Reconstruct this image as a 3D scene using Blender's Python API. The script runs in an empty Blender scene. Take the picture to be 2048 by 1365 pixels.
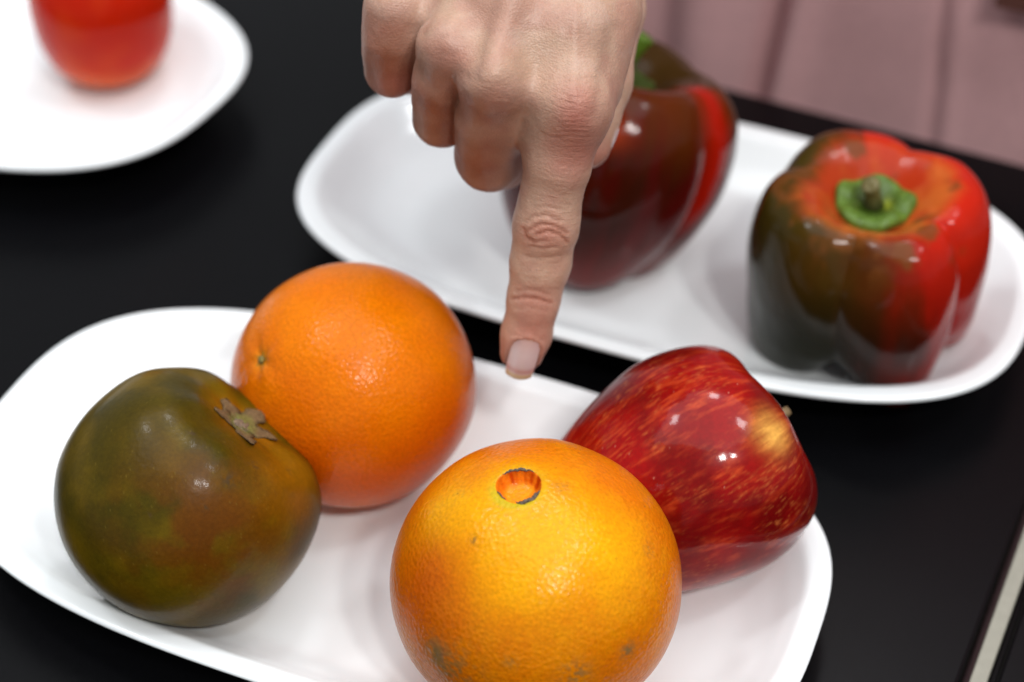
import bpy, math
import numpy as np
from mathutils import Matrix, Vector

# ---------------------------------------------------------------- camera, world, lamps, exposure
sc = bpy.context.scene
COL = sc.collection
TH = math.radians(41.6)
FPX = 3500.0                      # focal length in pixels of a 2048 px wide frame
DIST = .5863
CAM = np.array([0, -DIST*math.cos(TH), DIST*math.sin(TH)])
FW = np.array([0, math.cos(TH), -math.sin(TH)])
UP = np.array([0, math.sin(TH), math.cos(TH)])
RT = np.array([1., 0, 0])
cd = bpy.data.cameras.new('camera'); cam = bpy.data.objects.new('camera', cd); COL.objects.link(cam)
cd.sensor_width = 36; cd.lens = FPX/2048*36
cd.clip_start = .01; cd.clip_end = 50
cam.location = CAM
cam.rotation_euler = (math.pi/2-TH, 0, 0)
cd.dof.use_dof = True; cd.dof.focus_distance = .446; cd.dof.aperture_fstop = 6.3; cd.dof.aperture_blades = 0
sc.camera = cam
sc.view_settings.view_transform = 'Standard'; sc.view_settings.look = 'None'
sc.view_settings.exposure = 0.02; sc.view_settings.gamma = 1
sc.render.engine = 'CYCLES'
sc.cycles.use_denoising = True
sc.cycles.max_bounces = 8
sc.cycles.caustics_reflective = False; sc.cycles.caustics_refractive = False
w = bpy.data.worlds.new('World'); sc.world = w; w.use_nodes = True
w.node_tree.nodes['Background'].inputs[0].default_value = (.93, .96, 1.0, 1)
w.node_tree.nodes['Background'].inputs[1].default_value = .40


def area(name, loc, target, sx, sy, power, color=(1, 1, 1)):
    l = bpy.data.lights.new(name, 'AREA'); l.shape = 'RECTANGLE'; l.size = sx; l.size_y = sy
    l.energy = power; l.color = color
    o = bpy.data.objects.new(name, l); COL.objects.link(o)
    o.location = loc
    d = Vector(target)-Vector(loc)
    o.rotation_euler = d.to_track_quat('-Z', 'Y').to_euler()
    return o


area('ceiling_lamp', (0, .05, 2.2), (0, 0, 0), 3.2, 2.6, 38, (.96, .985, 1)).data.shape = 'ELLIPSE'
for lx, ly in ((-1.0, .25), (1.05, -.25), (.25, 1.0)):
    area('ceiling_panel', (lx, ly, 2.15), (lx*.5, ly*.5, 0), .28, .28, 7.5, (.96, .985, 1))
area('ceiling_panel', (.36, -1.32, 1.75), (0, -.05, .03), .135, .17, 11.0, (1, .98, .95))
area('ceiling_panel', (.66, -1.25, 1.72), (0, -.05, .03), .135, .17, 11.0, (1, .98, .95))
area('window_light', (1.55, .95, 1.0), (0, -.03, .03), .34, .34, 13, (.96, .98, 1))


# ---------------------------------------------------------------- helpers
def at(px, py, dep):
    """a point of the place, found along the line of sight at a measured distance"""
    return CAM+dep*(FW+RT*(px-1024)/FPX-UP*(py-682.5)/FPX)


def toward(c, R, px, py):
    """unit direction from centre c to the near point of a ball of radius R"""
    d = FW+RT*(px-1024)/FPX-UP*(py-682.5)/FPX
    d = d/np.linalg.norm(d)
    m = CAM-c
    b = m@d; q = b*b-(m@m-R*R)
    t = -b-math.sqrt(max(q, 0))
    v = CAM+t*d-c
    return v/np.linalg.norm(v)


def hsh(ix, iy, iz, seed):
    h = (ix.astype(np.uint32)*np.uint32(374761393)+iy.astype(np.uint32)*np.uint32(668265263)
         + iz.astype(np.uint32)*np.uint32(2147483647)+np.uint32(seed*144665+17))
    h = (h ^ (h >> np.uint32(13)))*np.uint32(1274126177)
    h = (h ^ (h >> np.uint32(16)))*np.uint32(2246822519)
    h = h ^ (h >> np.uint32(15))
    return (h & np.uint32(0xffffff)).astype(np.float64)/0xffffff


def noise(P, f=1., seed=0, octv=1):
    """value noise 0..1"""
    tot = 0; amp = 1; s = 0
    for o in range(octv):
        Q = P*f*(2**o)+seed*7.31+o*3.7
        I = np.floor(Q); t = Q-I; I = I.astype(np.int64)
        t = t*t*(3-2*t)
        r = 0
        for dx in (0, 1):
            for dy in (0, 1):
                for dz in (0, 1):
                    wgt = (t[:, 0] if dx else 1-t[:, 0])*(t[:, 1] if dy else 1-t[:, 1])*(t[:, 2] if dz else 1-t[:, 2])
                    r = r+wgt*hsh(I[:, 0]+dx, I[:, 1]+dy, I[:, 2]+dz, seed+o)
        tot = tot+amp*r; s += amp; amp *= .5
    return tot/s


def sst(a, b, x):
    t = np.clip((x-a)/(b-a), 0, 1)
    return t*t*(3-2*t)


def mixc(A, B, t):
    A = np.asarray(A, float); B = np.asarray(B, float); t = np.asarray(t)[..., None]
    return A*(1-t)+B*t


def frame(n, hint=(0, -1, 0)):
    z = np.asarray(n, float); z = z/np.linalg.norm(z)
    x = np.asarray(hint, float); x = x-z*(x@z); x /= np.linalg.norm(x)
    return np.array([x, np.cross(z, x), z]).T          # columns


def link(o, parent=None, label=None, cat=None, group=None, kind=None):
    COL.objects.link(o)
    if parent is not None:
        o.parent = parent
        o.matrix_parent_inverse = Matrix.Translation(-Vector(parent.location))
    if label: o['label'] = label
    if cat: o['category'] = cat
    if group: o['group'] = group
    if kind: o['kind'] = kind
    return o


def mesh(name, V, Fc, mat, parent=None, loc=None, attrs=None, smooth=True, **kw):
    """V in world coordinates; the object's origin is put at loc"""
    V = np.asarray(V, float)
    loc = np.zeros(3) if loc is None else np.asarray(loc, float)
    me = bpy.data.meshes.new(name)
    if isinstance(Fc, np.ndarray) and Fc.shape[1] == 4:
        tri = Fc[:, 2] == Fc[:, 3]
        n = len(Fc); cnt = np.where(tri, 3, 4)
        start = np.concatenate([[0], np.cumsum(cnt)[:-1]])
        keep = np.ones((n, 4), bool); keep[tri, 3] = False
        idx = Fc[keep]
        me.vertices.add(len(V)); me.vertices.foreach_set('co', (V-loc).astype(np.float32).ravel())
        me.loops.add(len(idx)); me.loops.foreach_set('vertex_index', idx.astype(np.int32))
        me.polygons.add(n); me.polygons.foreach_set('loop_start', start.astype(np.int32))
        me.polygons.foreach_set('loop_total', cnt.astype(np.int32))
        me.update(calc_edges=True); me.validate()
    else:
        me.from_pydata([tuple(v) for v in (V-loc)], [], [tuple(f) for f in Fc]); me.update()
    if smooth: me.polygons.foreach_set('use_smooth', np.ones(len(me.polygons), bool))
    for k, a in (attrs or {}).items():
        a = np.asarray(a, np.float32)
        if a.ndim == 1:
            at_ = me.attributes.new(k, 'FLOAT', 'POINT'); at_.data.foreach_set('value', a)
        elif k == 'col':
            at_ = me.attributes.new(k, 'FLOAT_COLOR', 'POINT')
            at_.data.foreach_set('color', np.hstack([a, np.ones((len(a), 1), np.float32)]).ravel())
        else:
            at_ = me.attributes.new(k, 'FLOAT_VECTOR', 'POINT'); at_.data.foreach_set('vector', a.ravel())
    me.materials.append(mat)
    o = bpy.data.objects.new(name, me); o.location = loc
    return link(o, parent, **kw)


def cr(pts, n, closed=False):
    """Catmull-Rom through control points, resampled evenly to n points"""
    P = np.asarray(pts, float)
    Q = np.vstack([2*P[0]-P[1], P, 2*P[-1]-P[-2]])
    out = []
    for i in range(len(P)-1):
        p0, p1, p2, p3 = Q[i:i+4]
        t = np.linspace(0, 1, 24, endpoint=False)[:, None]
        out.append(.5*((2*p1)+(-p0+p2)*t+(2*p0-5*p1+4*p2-p3)*t*t+(-p0+3*p1-3*p2+p3)*t**3))
    out = np.vstack(out+[P[-1:]])
    L = np.concatenate([[0], np.cumsum(np.linalg.norm(np.diff(out, axis=0), axis=1))])
    s = np.linspace(0, L[-1], n)
    return np.stack([np.interp(s, L, out[:, k]) for k in range(out.shape[1])], 1)


def revolve(prof, nphi):
    """profile rows (rho, z), first and last on the axis -> V, faces, phi, s (0..1 along the profile)"""
    prof = np.asarray(prof); m = len(prof)
    ph = np.arange(nphi)/nphi*2*np.pi
    body = prof[1:-1]
    V = np.stack([np.outer(body[:, 0], np.cos(ph)), np.outer(body[:, 0], np.sin(ph)),
                  np.repeat(body[:, 1:2], nphi, 1)], -1).reshape(-1, 3)
    V = np.vstack([V, [[0, 0, prof[0, 1]], [0, 0, prof[-1, 1]]]])
    i = np.arange(m-3)[:, None]*nphi; j = np.arange(nphi)[None]; j2 = (j+1) % nphi
    q = np.stack([i+j, i+nphi+j, i+nphi+j2, i+j2], -1).reshape(-1, 4)
    a = len(V)-2; b = len(V)-1; jj = np.arange(nphi); k = (jj+1) % nphi; l = (m-3)*nphi
    t1 = np.stack([np.full(nphi, a), jj, k, k], 1)
    t2 = np.stack([np.full(nphi, b), l+k, l+jj, l+jj], 1)
    Fc = np.vstack([q, t1, t2])
    phi = np.concatenate([np.tile(ph, m-2), [0, 0]])
    s = np.concatenate([np.repeat(np.arange(1, m-1)/(m-1), nphi), [0, 1]])
    return V, Fc, phi, s


def tube(pts, rad, n=12, caps=True):
    """tapered tube along points -> V, faces (n-gon rings, fan caps)"""
    P = np.asarray(pts, float); rad = np.asarray(rad, float)
    T = np.gradient(P, axis=0); T /= np.linalg.norm(T, axis=1)[:, None]
    u = np.cross(T[0], [.3, .5, .81]); u /= np.linalg.norm(u)
    V = []
    for i in range(len(P)):
        u = u-T[i]*(u@T[i]); u /= np.linalg.norm(u); v = np.cross(T[i], u)
        a = np.arange(n)/n*2*np.pi
        V.append(P[i]+rad[i]*(np.cos(a)[:, None]*u+np.sin(a)[:, None]*v))
    V = np.vstack(V+[P[:1], P[-1:]])
    Fc = []
    for i in range(len(P)-1):
        for j in range(n):
            Fc.append((i*n+j, i*n+(j+1) % n, (i+1)*n+(j+1) % n, (i+1)*n+j))
    a = len(V)-2; b = a+1; l = (len(P)-1)*n
    for j in range(n):
        Fc.append((a, (j+1) % n, j, j)); Fc.append((b, l+j, l+(j+1) % n, l+(j+1) % n))
    return V, np.array(Fc)


# ---------------------------------------------------------------- materials
def new_mat(name):
    m = bpy.data.materials.new(name); m.use_nodes = True
    return m, m.node_tree, m.node_tree.nodes['Principled BSDF']


def N(nt, t, **kw):
    n = nt.nodes.new(t)
    for k, v in kw.items(): setattr(n, k, v)
    return n


def attr_mat(name, rough=.35, spec=.2, grain=(.12, 900.), bumps=(), sss=0., sssr=(1, .4, .15), coat=0., coatr=.1, rough_attr=False, bump_attr=False, ssscale=.002):
    """colour from the surface's own pigment map plus a fine procedural grain; bumps = [(kind, scale, strength, distance)]"""
    m, nt, b = new_mat(name); L = nt.links
    a = N(nt, 'ShaderNodeAttribute', attribute_name='col')
    tc = N(nt, 'ShaderNodeTexCoord')
    nz = N(nt, 'ShaderNodeTexNoise'); nz.inputs['Scale'].default_value = grain[1]; nz.inputs['Detail'].default_value = 3
    L.new(tc.outputs['Object'], nz.inputs['Vector'])
    mr = N(nt, 'ShaderNodeMapRange'); mr.inputs['From Min'].default_value = .3; mr.inputs['From Max'].default_value = .7
    mr.inputs['To Min'].default_value = 1-grain[0]; mr.inputs['To Max'].default_value = 1+grain[0]
    L.new(nz.outputs['Fac'], mr.inputs['Value'])
    mx = N(nt, 'ShaderNodeVectorMath', operation='SCALE')
    L.new(a.outputs['Color'], mx.inputs[0]); L.new(mr.outputs['Result'], mx.inputs['Scale'])
    L.new(mx.outputs[0], b.inputs['Base Color'])
    b.inputs['Roughness'].default_value = rough
    f0 = math.sqrt(.08*spec); b.inputs['IOR'].default_value = (1+f0)/(1-f0)
    if coat: b.inputs['Coat IOR'].default_value = 1.33
    if rough_attr:
        ra = N(nt, 'ShaderNodeAttribute', attribute_name='rough'); L.new(ra.outputs['Fac'], b.inputs['Roughness'])
    if sss:
        b.inputs['Subsurface Weight'].default_value = sss
        b.inputs['Subsurface Radius'].default_value = sssr
        b.inputs['Subsurface Scale'].default_value = ssscale
    if coat:
        b.inputs['Coat Weight'].default_value = coat; b.inputs['Coat Roughness'].default_value = coatr
    prev = None
    for kind, scale, strength, dist in bumps:
        if kind == 'pore':
            t = N(nt, 'ShaderNodeTexVoronoi', feature='SMOOTH_F1'); t.inputs['Smoothness'].default_value = .6
            out = t.outputs['Distance']; t.inputs['Scale'].default_value = scale
            L.new(tc.outputs['Object'], t.inputs['Vector'])
        elif kind == 'noise':
            t = N(nt, 'ShaderNodeTexNoise'); t.inputs['Scale'].default_value = scale; t.inputs['Detail'].default_value = 2
            L.new(tc.outputs['Object'], t.inputs['Vector']); out = t.outputs['Fac']
        elif kind == 'wrinkle':           # fine creases across a finger, laid out by its own coordinates
            fa = N(nt, 'ShaderNodeAttribute', attribute_name='fuv')
            t = N(nt, 'ShaderNodeTexNoise'); t.inputs['Scale'].default_value = scale; t.inputs['Detail'].default_value = 3
            t.inputs['Distortion'].default_value = .6
            L.new(fa.outputs['Vector'], t.inputs['Vector'])
            wa = N(nt, 'ShaderNodeAttribute', attribute_name='wr')
            mm = N(nt, 'ShaderNodeMath', operation='MULTIPLY')
            L.new(t.outputs['Fac'], mm.inputs[0]); L.new(wa.outputs['Fac'], mm.inputs[1]); out = mm.outputs[0]
        bp = N(nt, 'ShaderNodeBump'); bp.inputs['Strength'].default_value = strength; bp.inputs['Distance'].default_value = dist
        L.new(out, bp.inputs['Height'])
        if prev: L.new(prev.outputs['Normal'], bp.inputs['Normal'])
        prev = bp
    if prev:
        L.new(prev.outputs['Normal'], b.inputs['Normal'])
        if coat: L.new(prev.outputs['Normal'], b.inputs['Coat Normal'])
    return m


def plain_mat(name, color, rough=.5, spec=.5, metallic=0., var=.1, scale=300., bump=0., bscale=800., sss=0.):
    m, nt, b = new_mat(name); L = nt.links
    tc = N(nt, 'ShaderNodeTexCoord')
    nz = N(nt, 'ShaderNodeTexNoise'); nz.inputs['Scale'].default_value = scale; nz.inputs['Detail'].default_value = 4
    L.new(tc.outputs['Object'], nz.inputs['Vector'])
    r = N(nt, 'ShaderNodeValToRGB')
    r.color_ramp.elements[0].position = .3; r.color_ramp.elements[1].position = .7
    r.color_ramp.elements[0].color = tuple(c*(1-var) for c in color)+(1,)
    r.color_ramp.elements[1].color = tuple(min(1, c*(1+var)) for c in color)+(1,)
    L.new(nz.outputs['Fac'], r.inputs['Fac']); L.new(r.outputs['Color'], b.inputs['Base Color'])
    b.inputs['Roughness'].default_value = rough; b.inputs['Specular IOR Level'].default_value = spec
    b.inputs['Metallic'].default_value = metallic
    if sss:
        b.inputs['Subsurface Weight'].default_value = sss; b.inputs['Subsurface Radius'].default_value = (1, .9, .8)
        b.inputs['Subsurface Scale'].default_value = .002
    if bump:
        n2 = N(nt, 'ShaderNodeTexNoise'); n2.inputs['Scale'].default_value = bscale
        L.new(tc.outputs['Object'], n2.inputs['Vector'])
        bp = N(nt, 'ShaderNodeBump'); bp.inputs['Strength'].default_value = bump; bp.inputs['Distance'].default_value = .0003
        L.new(n2.outputs['Fac'], bp.inputs['Height']); L.new(bp.outputs['Normal'], b.inputs['Normal'])
    return m


M_PLATE = plain_mat('glazed_white_melamine', (.855, .888, .902), rough=.12, spec=.5, var=.006, scale=60)
M_TABLE = plain_mat('black_laminate', (.0020, .0020, .0026), rough=.30, spec=.14, var=.25, scale=900, bump=.12, bscale=2500)
M_TRIM = plain_mat('brushed_trim', (.27, .26, .215), rough=.5, spec=.4, metallic=.0, var=.05)
M_FLOOR = plain_mat('dark_floor', (.02, .02, .022), rough=.7)

# ---------------------------------------------------------------- tables
E1 = np.array([.899, -.438, 0]); E1 /= np.linalg.norm(E1)
E2 = np.array([.438, .899, 0]); E2 /= np.linalg.norm(E2)
EZ = np.array([0, 0, 1.])


def uv(u, v, z=0.): return E1*u+E2*v+EZ*z


def slab(u0, u1, v0, v1, z0, z1, bev, name, mat, parent, **kw):
    """a board with bevelled top edges"""
    ring = lambda i, z: [uv(u0+i, v0+i, z), uv(u1-i, v0+i, z), uv(u1-i, v1-i, z), uv(u0+i, v1-i, z)]
    V = ring(0, z0)+ring(0, z1-bev)+ring(bev*.35, z1-bev*.35)+ring(bev, z1)
    Fc = [(3, 2, 1, 0), (12, 13, 14, 15)]
    for k in range(3):
        for j in range(4):
            Fc.append((k*4+j, k*4+(j+1) % 4, k*4+4+(j+1) % 4, k*4+4+j))
    return mesh(name, V, Fc, mat, parent, uv((u0+u1)/2, (v0+v1)/2, z0), smooth=False, **kw)


def empty(name, loc, label, cat, group=None):
    o = bpy.data.objects.new(name, None); o.location = loc; o.empty_display_size = .02
    return link(o, None, label, cat, group)


VE = .1750
tb = empty('table', uv(-.35, -.3, -.74), 'matt black table carrying all three white dishes', 'table', 'black tables side by side')
slab(-.95, .1722, -.62, VE, -.022, 0, .0012, 'table_top', M_TABLE, tb)
for (u, v) in ((-.9, -.57), (.12, -.57), (-.9, .12), (.12, .12)):
    slab(u-.02, u+.02, v-.02, v+.02, -.74, -.0221, .001, 'leg', M_TABLE, tb)
tb2 = empty('table', uv(.6, -.3, -.74), 'second black table with a pale trim strip, bottom right beyond the seam', 'table', 'black tables side by side')
slab(.1813, 1.1, -.62, VE, -.022, 0, .0012, 'table_top', M_TABLE, tb2)
slab(.1746, .1791, -.62, VE-.004, -.024, -.0012, .0004, 'trim_strip', M_TRIM, tb2)
slab(.17912, .18128, -.62, VE-.004, -.024, -.006, .0004, 'edge_rail', M_TABLE, tb2)
for (u, v) in ((.24, -.57), (1.04, -.57), (.24, .12), (1.04, .12)):
    slab(u-.02, u+.02, v-.02, v+.02, -.74, -.0221, .001, 'leg', M_TABLE, tb2)
slab(-3, 3.5, -2.5, 3.5, -.79, -.7402, .001, 'floor', M_FLOOR, None, kind='structure')


# ---------------------------------------------------------------- dishes
def plate(cx, cy, ang, label, A=.1273, B=.0683, ZR=.0212, n=2.95):
    # profile: inset from the rim (m), height
    inner = cr([(0, ZR-.0006), (.0005, ZR), (.0013, ZR+.0001), (.0040, ZR-.0004), (.0062, ZR-.0011), (.0095, ZR-.0042), (.0150, ZR-.0092),
                (.0220, ZR-.0134), (.0300, .0058), (.0400, .0046), (.0520, .0042)], 60)
    outer = cr([(.0001, ZR-.0012), (.0008, ZR-.0022), (.0042, ZR-.0032), (.0085, ZR-.0070), (.0140, ZR-.0122), (.0205, ZR-.0168), (.0265, .0016), (.0290, .0003), (.0310, .0003), (.0325, .0016), (.0450, .0016), (.0520, .0016)], 44)
    nphi = 240
    t = np.arange(nphi)/nphi*2*np.pi
    c, s = np.cos(t), np.sin(t)

    def ring(inset, z):
        # superellipse that keeps its inset from the rim roughly even
        a, b = A-inset, B-inset
        e = n-(n-2.2)*min(1, inset/.045)
        x = np.sign(c)*np.abs(c)**(2/e)*a; y = np.sign(s)*np.abs(s)**(2/e)*b
        return np.stack([x, y, np.full(nphi, z)], 1)
    rows = [ring(i, z) for i, z in outer[::-1]]+[ring(i, z) for i, z in inner]
    V = np.vstack(rows+[np.array([[0, 0, outer[-1][1]], [0, 0, inner[-1][1]]])])
    # spread the points of each ring by arc length so the ends stay round
    m = len(rows)
    i = np.arange(m-1)[:, None]*nphi; j = np.arange(nphi)[None]; j2 = (j+1) % nphi
    q = np.stack([i+j, i+j2, i+nphi+j2, i+nphi+j], -1).reshape(-1, 4)
    a = len(V)-2; b = a+1; jj = np.arange(nphi); k = (jj+1) % nphi; l = (m-1)*nphi
    Fc = np.vstack([q, np.stack([np.full(nphi, a), k, jj, jj], 1), np.stack([np.full(nphi, b), l+jj, l+k, l+k], 1)])
    R = np.array([[math.cos(ang), -math.sin(ang), 0], [math.sin(ang), math.cos(ang), 0], [0, 0, 1]])
    V = V@R.T+np.array([cx, cy, .0002])
    return mesh('serving_plate', V, Fc, M_PLATE, None, (cx, cy, .0002), label=label, cat='plate', group='white oval serving plates')


plate(-.0369, -.0954, -.3771, 'white oval plate in front holding two oranges, an apple and an olive tomato')
plate(.0500, .0375, -.3926, 'white oval plate behind holding the two bell peppers')
plate(-.2322, .1673, -.4789, 'white oval plate at top left holding the red tomato', A=.135, B=.074, n=2.7)

# ---------------------------------------------------------------- oranges
M_ORANGE = attr_mat('orange_peel', rough=.28, spec=.08, coat=.25, coatr=.13, grain=(.13, 1150), sss=.10, ssscale=.0025, sssr=(1, .35, .08),
                    bumps=[('pore', 900, .34, .0005), ('noise', 330, .16, .0007)])
M_DARK = plain_mat('dry_crust', (.10, .075, .055), rough=.8, var=.6, scale=1500, bump=.8, bscale=2500)


def orange_one():
    c = np.array([.0062, -.1410, .0417]); R = .0377
    sq = .965
    h = .0054                                           # hole radius
    th = np.linspace(math.asin(h/R)+.05, math.pi-.001, 250)
    top = R*sq*math.cos(math.asin(h/R))
    prof = [(0, top-.0040), (.0015, top-.0040), (.0030, top-.0038), (.0040, top-.0033), (.0048, top-.0022), (.0053, top-.0010), (.0056, top-.0003), (.0062, top+.0000)]
    prof = np.vstack([cr(prof, 60)[:-1], np.stack([R*np.sin(th), R*sq*np.cos(th)], 1)])
    prof[-1, 0] = 0
    V, Fc, phi, s = revolve(prof, 512)
    Fl = frame(toward(c, R, 1036, 962))
    rho = np.hypot(V[:, 0], V[:, 1]); up = V[:, 2] > 0
    hole = up & (rho < .0060)
    # rim outline of the pit, flattened at the lower left
    k = 1+.04*np.sin(phi*2+.4)+.03*np.sin(phi*3+1.1)
    wgt = np.where(up, sst(.012, .005, rho), 0)
    V[:, :2] *= (1+(k-1)*wgt)[:, None]
    V = V@Fl.T
    D = V/np.linalg.norm(V, axis=1)[:, None]
    lump = noise(D, 1.6, 3, 2)-.5
    V = V*(1+.042*lump*(1-wgt))[:, None]
    V[:, 2] -= np.where(V[:, 2] < -.034, (V[:, 2]+.034)*.5, 0)
    # peel colour
    yel = (.74, .335, .002); org = (.62, .150, .001); deep = (.44, .062, .0005)
    d1 = toward(c, R, 1040, 1075); d2 = toward(c, R, 880, 1020); d3 = toward(c, R, 1230, 1090)
    y = np.exp(-(np.arccos(np.clip(D@d1, -1, 1))/.50)**2)+.55*np.exp(-(np.arccos(np.clip(D@d2, -1, 1))/.26)**2)+.5*np.exp(-(np.arccos(np.clip(D@d3, -1, 1))/.34)**2)
    n1 = noise(D, 3.1, 11, 4); n2 = noise(D, 28, 5, 2); n3 = noise(D, 11, 8, 3)
    y = np.clip(y*1.15+.06+(n1-.5)*.9+(n2-.5)*.22, 0, 1)
    C = mixc(org, yel, y)
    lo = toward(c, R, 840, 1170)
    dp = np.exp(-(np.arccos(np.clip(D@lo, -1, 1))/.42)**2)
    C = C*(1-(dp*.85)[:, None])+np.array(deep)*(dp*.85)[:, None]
    C = mixc(C, np.array(deep)*np.ones_like(C), sst(.2, -.9, D[:, 2])*.6)  # deeper orange towards the underside
    hd = np.arccos(np.clip(D@Fl[:, 2], -1, 1))
    green = np.exp(-((hd-.175)/.045)**2)*(.35+.65*sst(.3, -.9, V@Fl[:, 0]*0+np.cos(phi-2.7)))
    C = mixc(C, np.array([.42, .40, .02])*np.ones_like(C), np.clip(green, 0, 1)*.75)
    # grey scurf near the bottom left, small scars
    def scar(px, py, rad, amt, seed, fr=30, colr=(.20, .13, .05), thr=.5):
        nonlocal C
        dd = np.arccos(np.clip(D@toward(c, R, px, py), -1, 1))
        t = np.exp(-(dd/rad)**2)*sst(thr-.06, thr+.10, noise(D, fr, seed, 3))*amt
        C = mixc(C, np.array(colr)*np.ones_like(C), np.clip(t, 0, 1))
    scar(872, 1310, .11, 1.0, 21, 22, (.20, .12, .05), .40)
    scar(900, 1335, .20, .8, 22, 34, (.25, .13, .03), .48)
    scar(1150, 1350, .10, .8, 23, 40, (.22, .13, .04), .46)
    scar(1255, 1300, .06, .9, 24, 55, (.20, .12, .04), .44)
    scar(1020, 1325, .05, .6, 25, 60, (.28, .14, .03), .48)
    scar(943, 1078, .030, .9, 26, 70, (.18, .10, .02), .48)
    scar(1300, 1100, .045, .8, 27, 75, (.22, .12, .03), .52)
    scar(1125, 970, .060, .6, 28, 60, (.35, .18, .03), .52)
    scar(915, 985, .055, .4, 29, 60, (.35, .22, .03), .52)
    sp = noise(D, 90, 33, 1)
    C = mixc(C, np.array([.16, .07, .012])*np.ones_like(C), sst(.955, .985, sp)*.7)
    # inside of the pit: juicy wall with segment folds, paler floor
    inside = up & (rho < .0057) & (hd < .17)
    wallc = mixc((.42, .028, .001), (.72, .17, .006), sst(.35, .65, noise(np.stack([np.cos(phi)*2, np.sin(phi)*2, s*0], 1), 1.4, 9, 2)))
    C[inside] = wallc[inside]
    flr = sst(.0046, .0034, rho)*inside
    C = mixc(C, np.array([.76, .25, .008])*(.85+.3*noise(V, 900, 14, 2))[:, None], flr)
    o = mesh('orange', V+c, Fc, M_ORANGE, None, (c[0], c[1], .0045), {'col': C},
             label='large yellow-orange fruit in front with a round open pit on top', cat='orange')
    # dry crust pieces on the pit's rim
    def crust(a0, a1, wd, name='pit_crust'):
        a = np.linspace(a0, a1, 26); ks = 1+.04*np.sin(a*2+.4)+.03*np.sin(a*3+1.1)
        t = np.linspace(0, 1, 26)
        r = .0056*ks+.00012*np.sin(a*13)
        P = np.stack([r*np.cos(a), r*np.sin(a), np.full(26, top+.0000)+.00015*np.sin(a*31)], 1)@Fl.T
        P = P*(1+.030*(noise(P/np.linalg.norm(P, axis=1)[:, None], 1.6, 3, 2)-.5)*0)[:, None]
        rad = wd*np.sin(np.pi*np.clip(t, .03, .97))**.7*(1+.2*np.sin(a*9))
        Vt, Ft = tube(P+c, rad, 10)
        Vt += (noise(Vt, 1800, 4)[:, None]-.5)*.0002
        mesh(name, Vt, Ft, M_DARK, o, P.mean(0)+c)
    # angles measured in the pit's frame: x axis of the frame points to the viewer
    crust(-.15, 1.15, .00060)
    crust(2.4, 3.9, .00036)
    crust(-1.35, -.65, .00024)
    return o


def orange_two():
    c = np.array([-.0462, -.0645, .0402]); R = .0358
    ax = toward(c, R, 515, 718)
    th = np.linspace(.0, math.pi, 300)
    r = R*(1-.035*np.exp(-(th/.085)**2)-.012*np.exp(-(th/.3)**2))
    prof = np.stack([r*np.sin(th), r*np.cos(th)], 1); prof[0, 0] = prof[-1, 0] = 0
    V, Fc, phi, s = revolve(prof, 440)
    tt = s*math.pi
    V *= (1+.006*np.cos(phi*5)*np.exp(-(tt/.35)**2)*sst(.02, .1, tt))[:, None]
    Fl = frame(ax); V = V@Fl.T
    D = V/np.linalg.norm(V, axis=1)[:, None]
    V = V*(1+.038*(noise(D, 1.5, 41, 2)-.5))[:, None]
    C = mixc((.56, .085, .0005), (.68, .165, .001), np.clip(sst(-.2, .9, D[:, 2])+(noise(D, 3, 12, 3)-.5)*.8, 0, 1))  # lighter top, deeper underside: overhead light painted into the peel
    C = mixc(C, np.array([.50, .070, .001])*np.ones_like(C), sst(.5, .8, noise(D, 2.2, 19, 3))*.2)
    st = (tt < .048+.018*np.cos(phi*5+.5))
    C = mixc(C, np.array([.50, .22, .015])*np.ones_like(C), np.exp(-(tt/.09)**2)*.7)
    C[st] = mixc((.30, .17, .02), (.42, .19, .02), noise(D, 60, 3))[st]
    sp = noise(D, 80, 35, 1)
    C = mixc(C, np.array([.35, .10, .012])*np.ones_like(C), sst(.94, .985, sp)*.7)
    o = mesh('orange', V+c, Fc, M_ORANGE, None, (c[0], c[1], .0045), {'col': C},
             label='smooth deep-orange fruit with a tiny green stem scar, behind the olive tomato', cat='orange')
    # stem button
    P = [c+ax*(R*.962), c+ax*(R*.972), c+ax*(R*.978)]
    Vt, Ft = tube(np.array(P), [.0012, .0011, .0005], 12)
    mesh('stem_button', Vt, Ft, plain_mat('stem_button_skin', (.20, .15, .035), rough=.7, var=.4, scale=1500), o, P[0])
    return o


orange_one(); orange_two()


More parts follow.
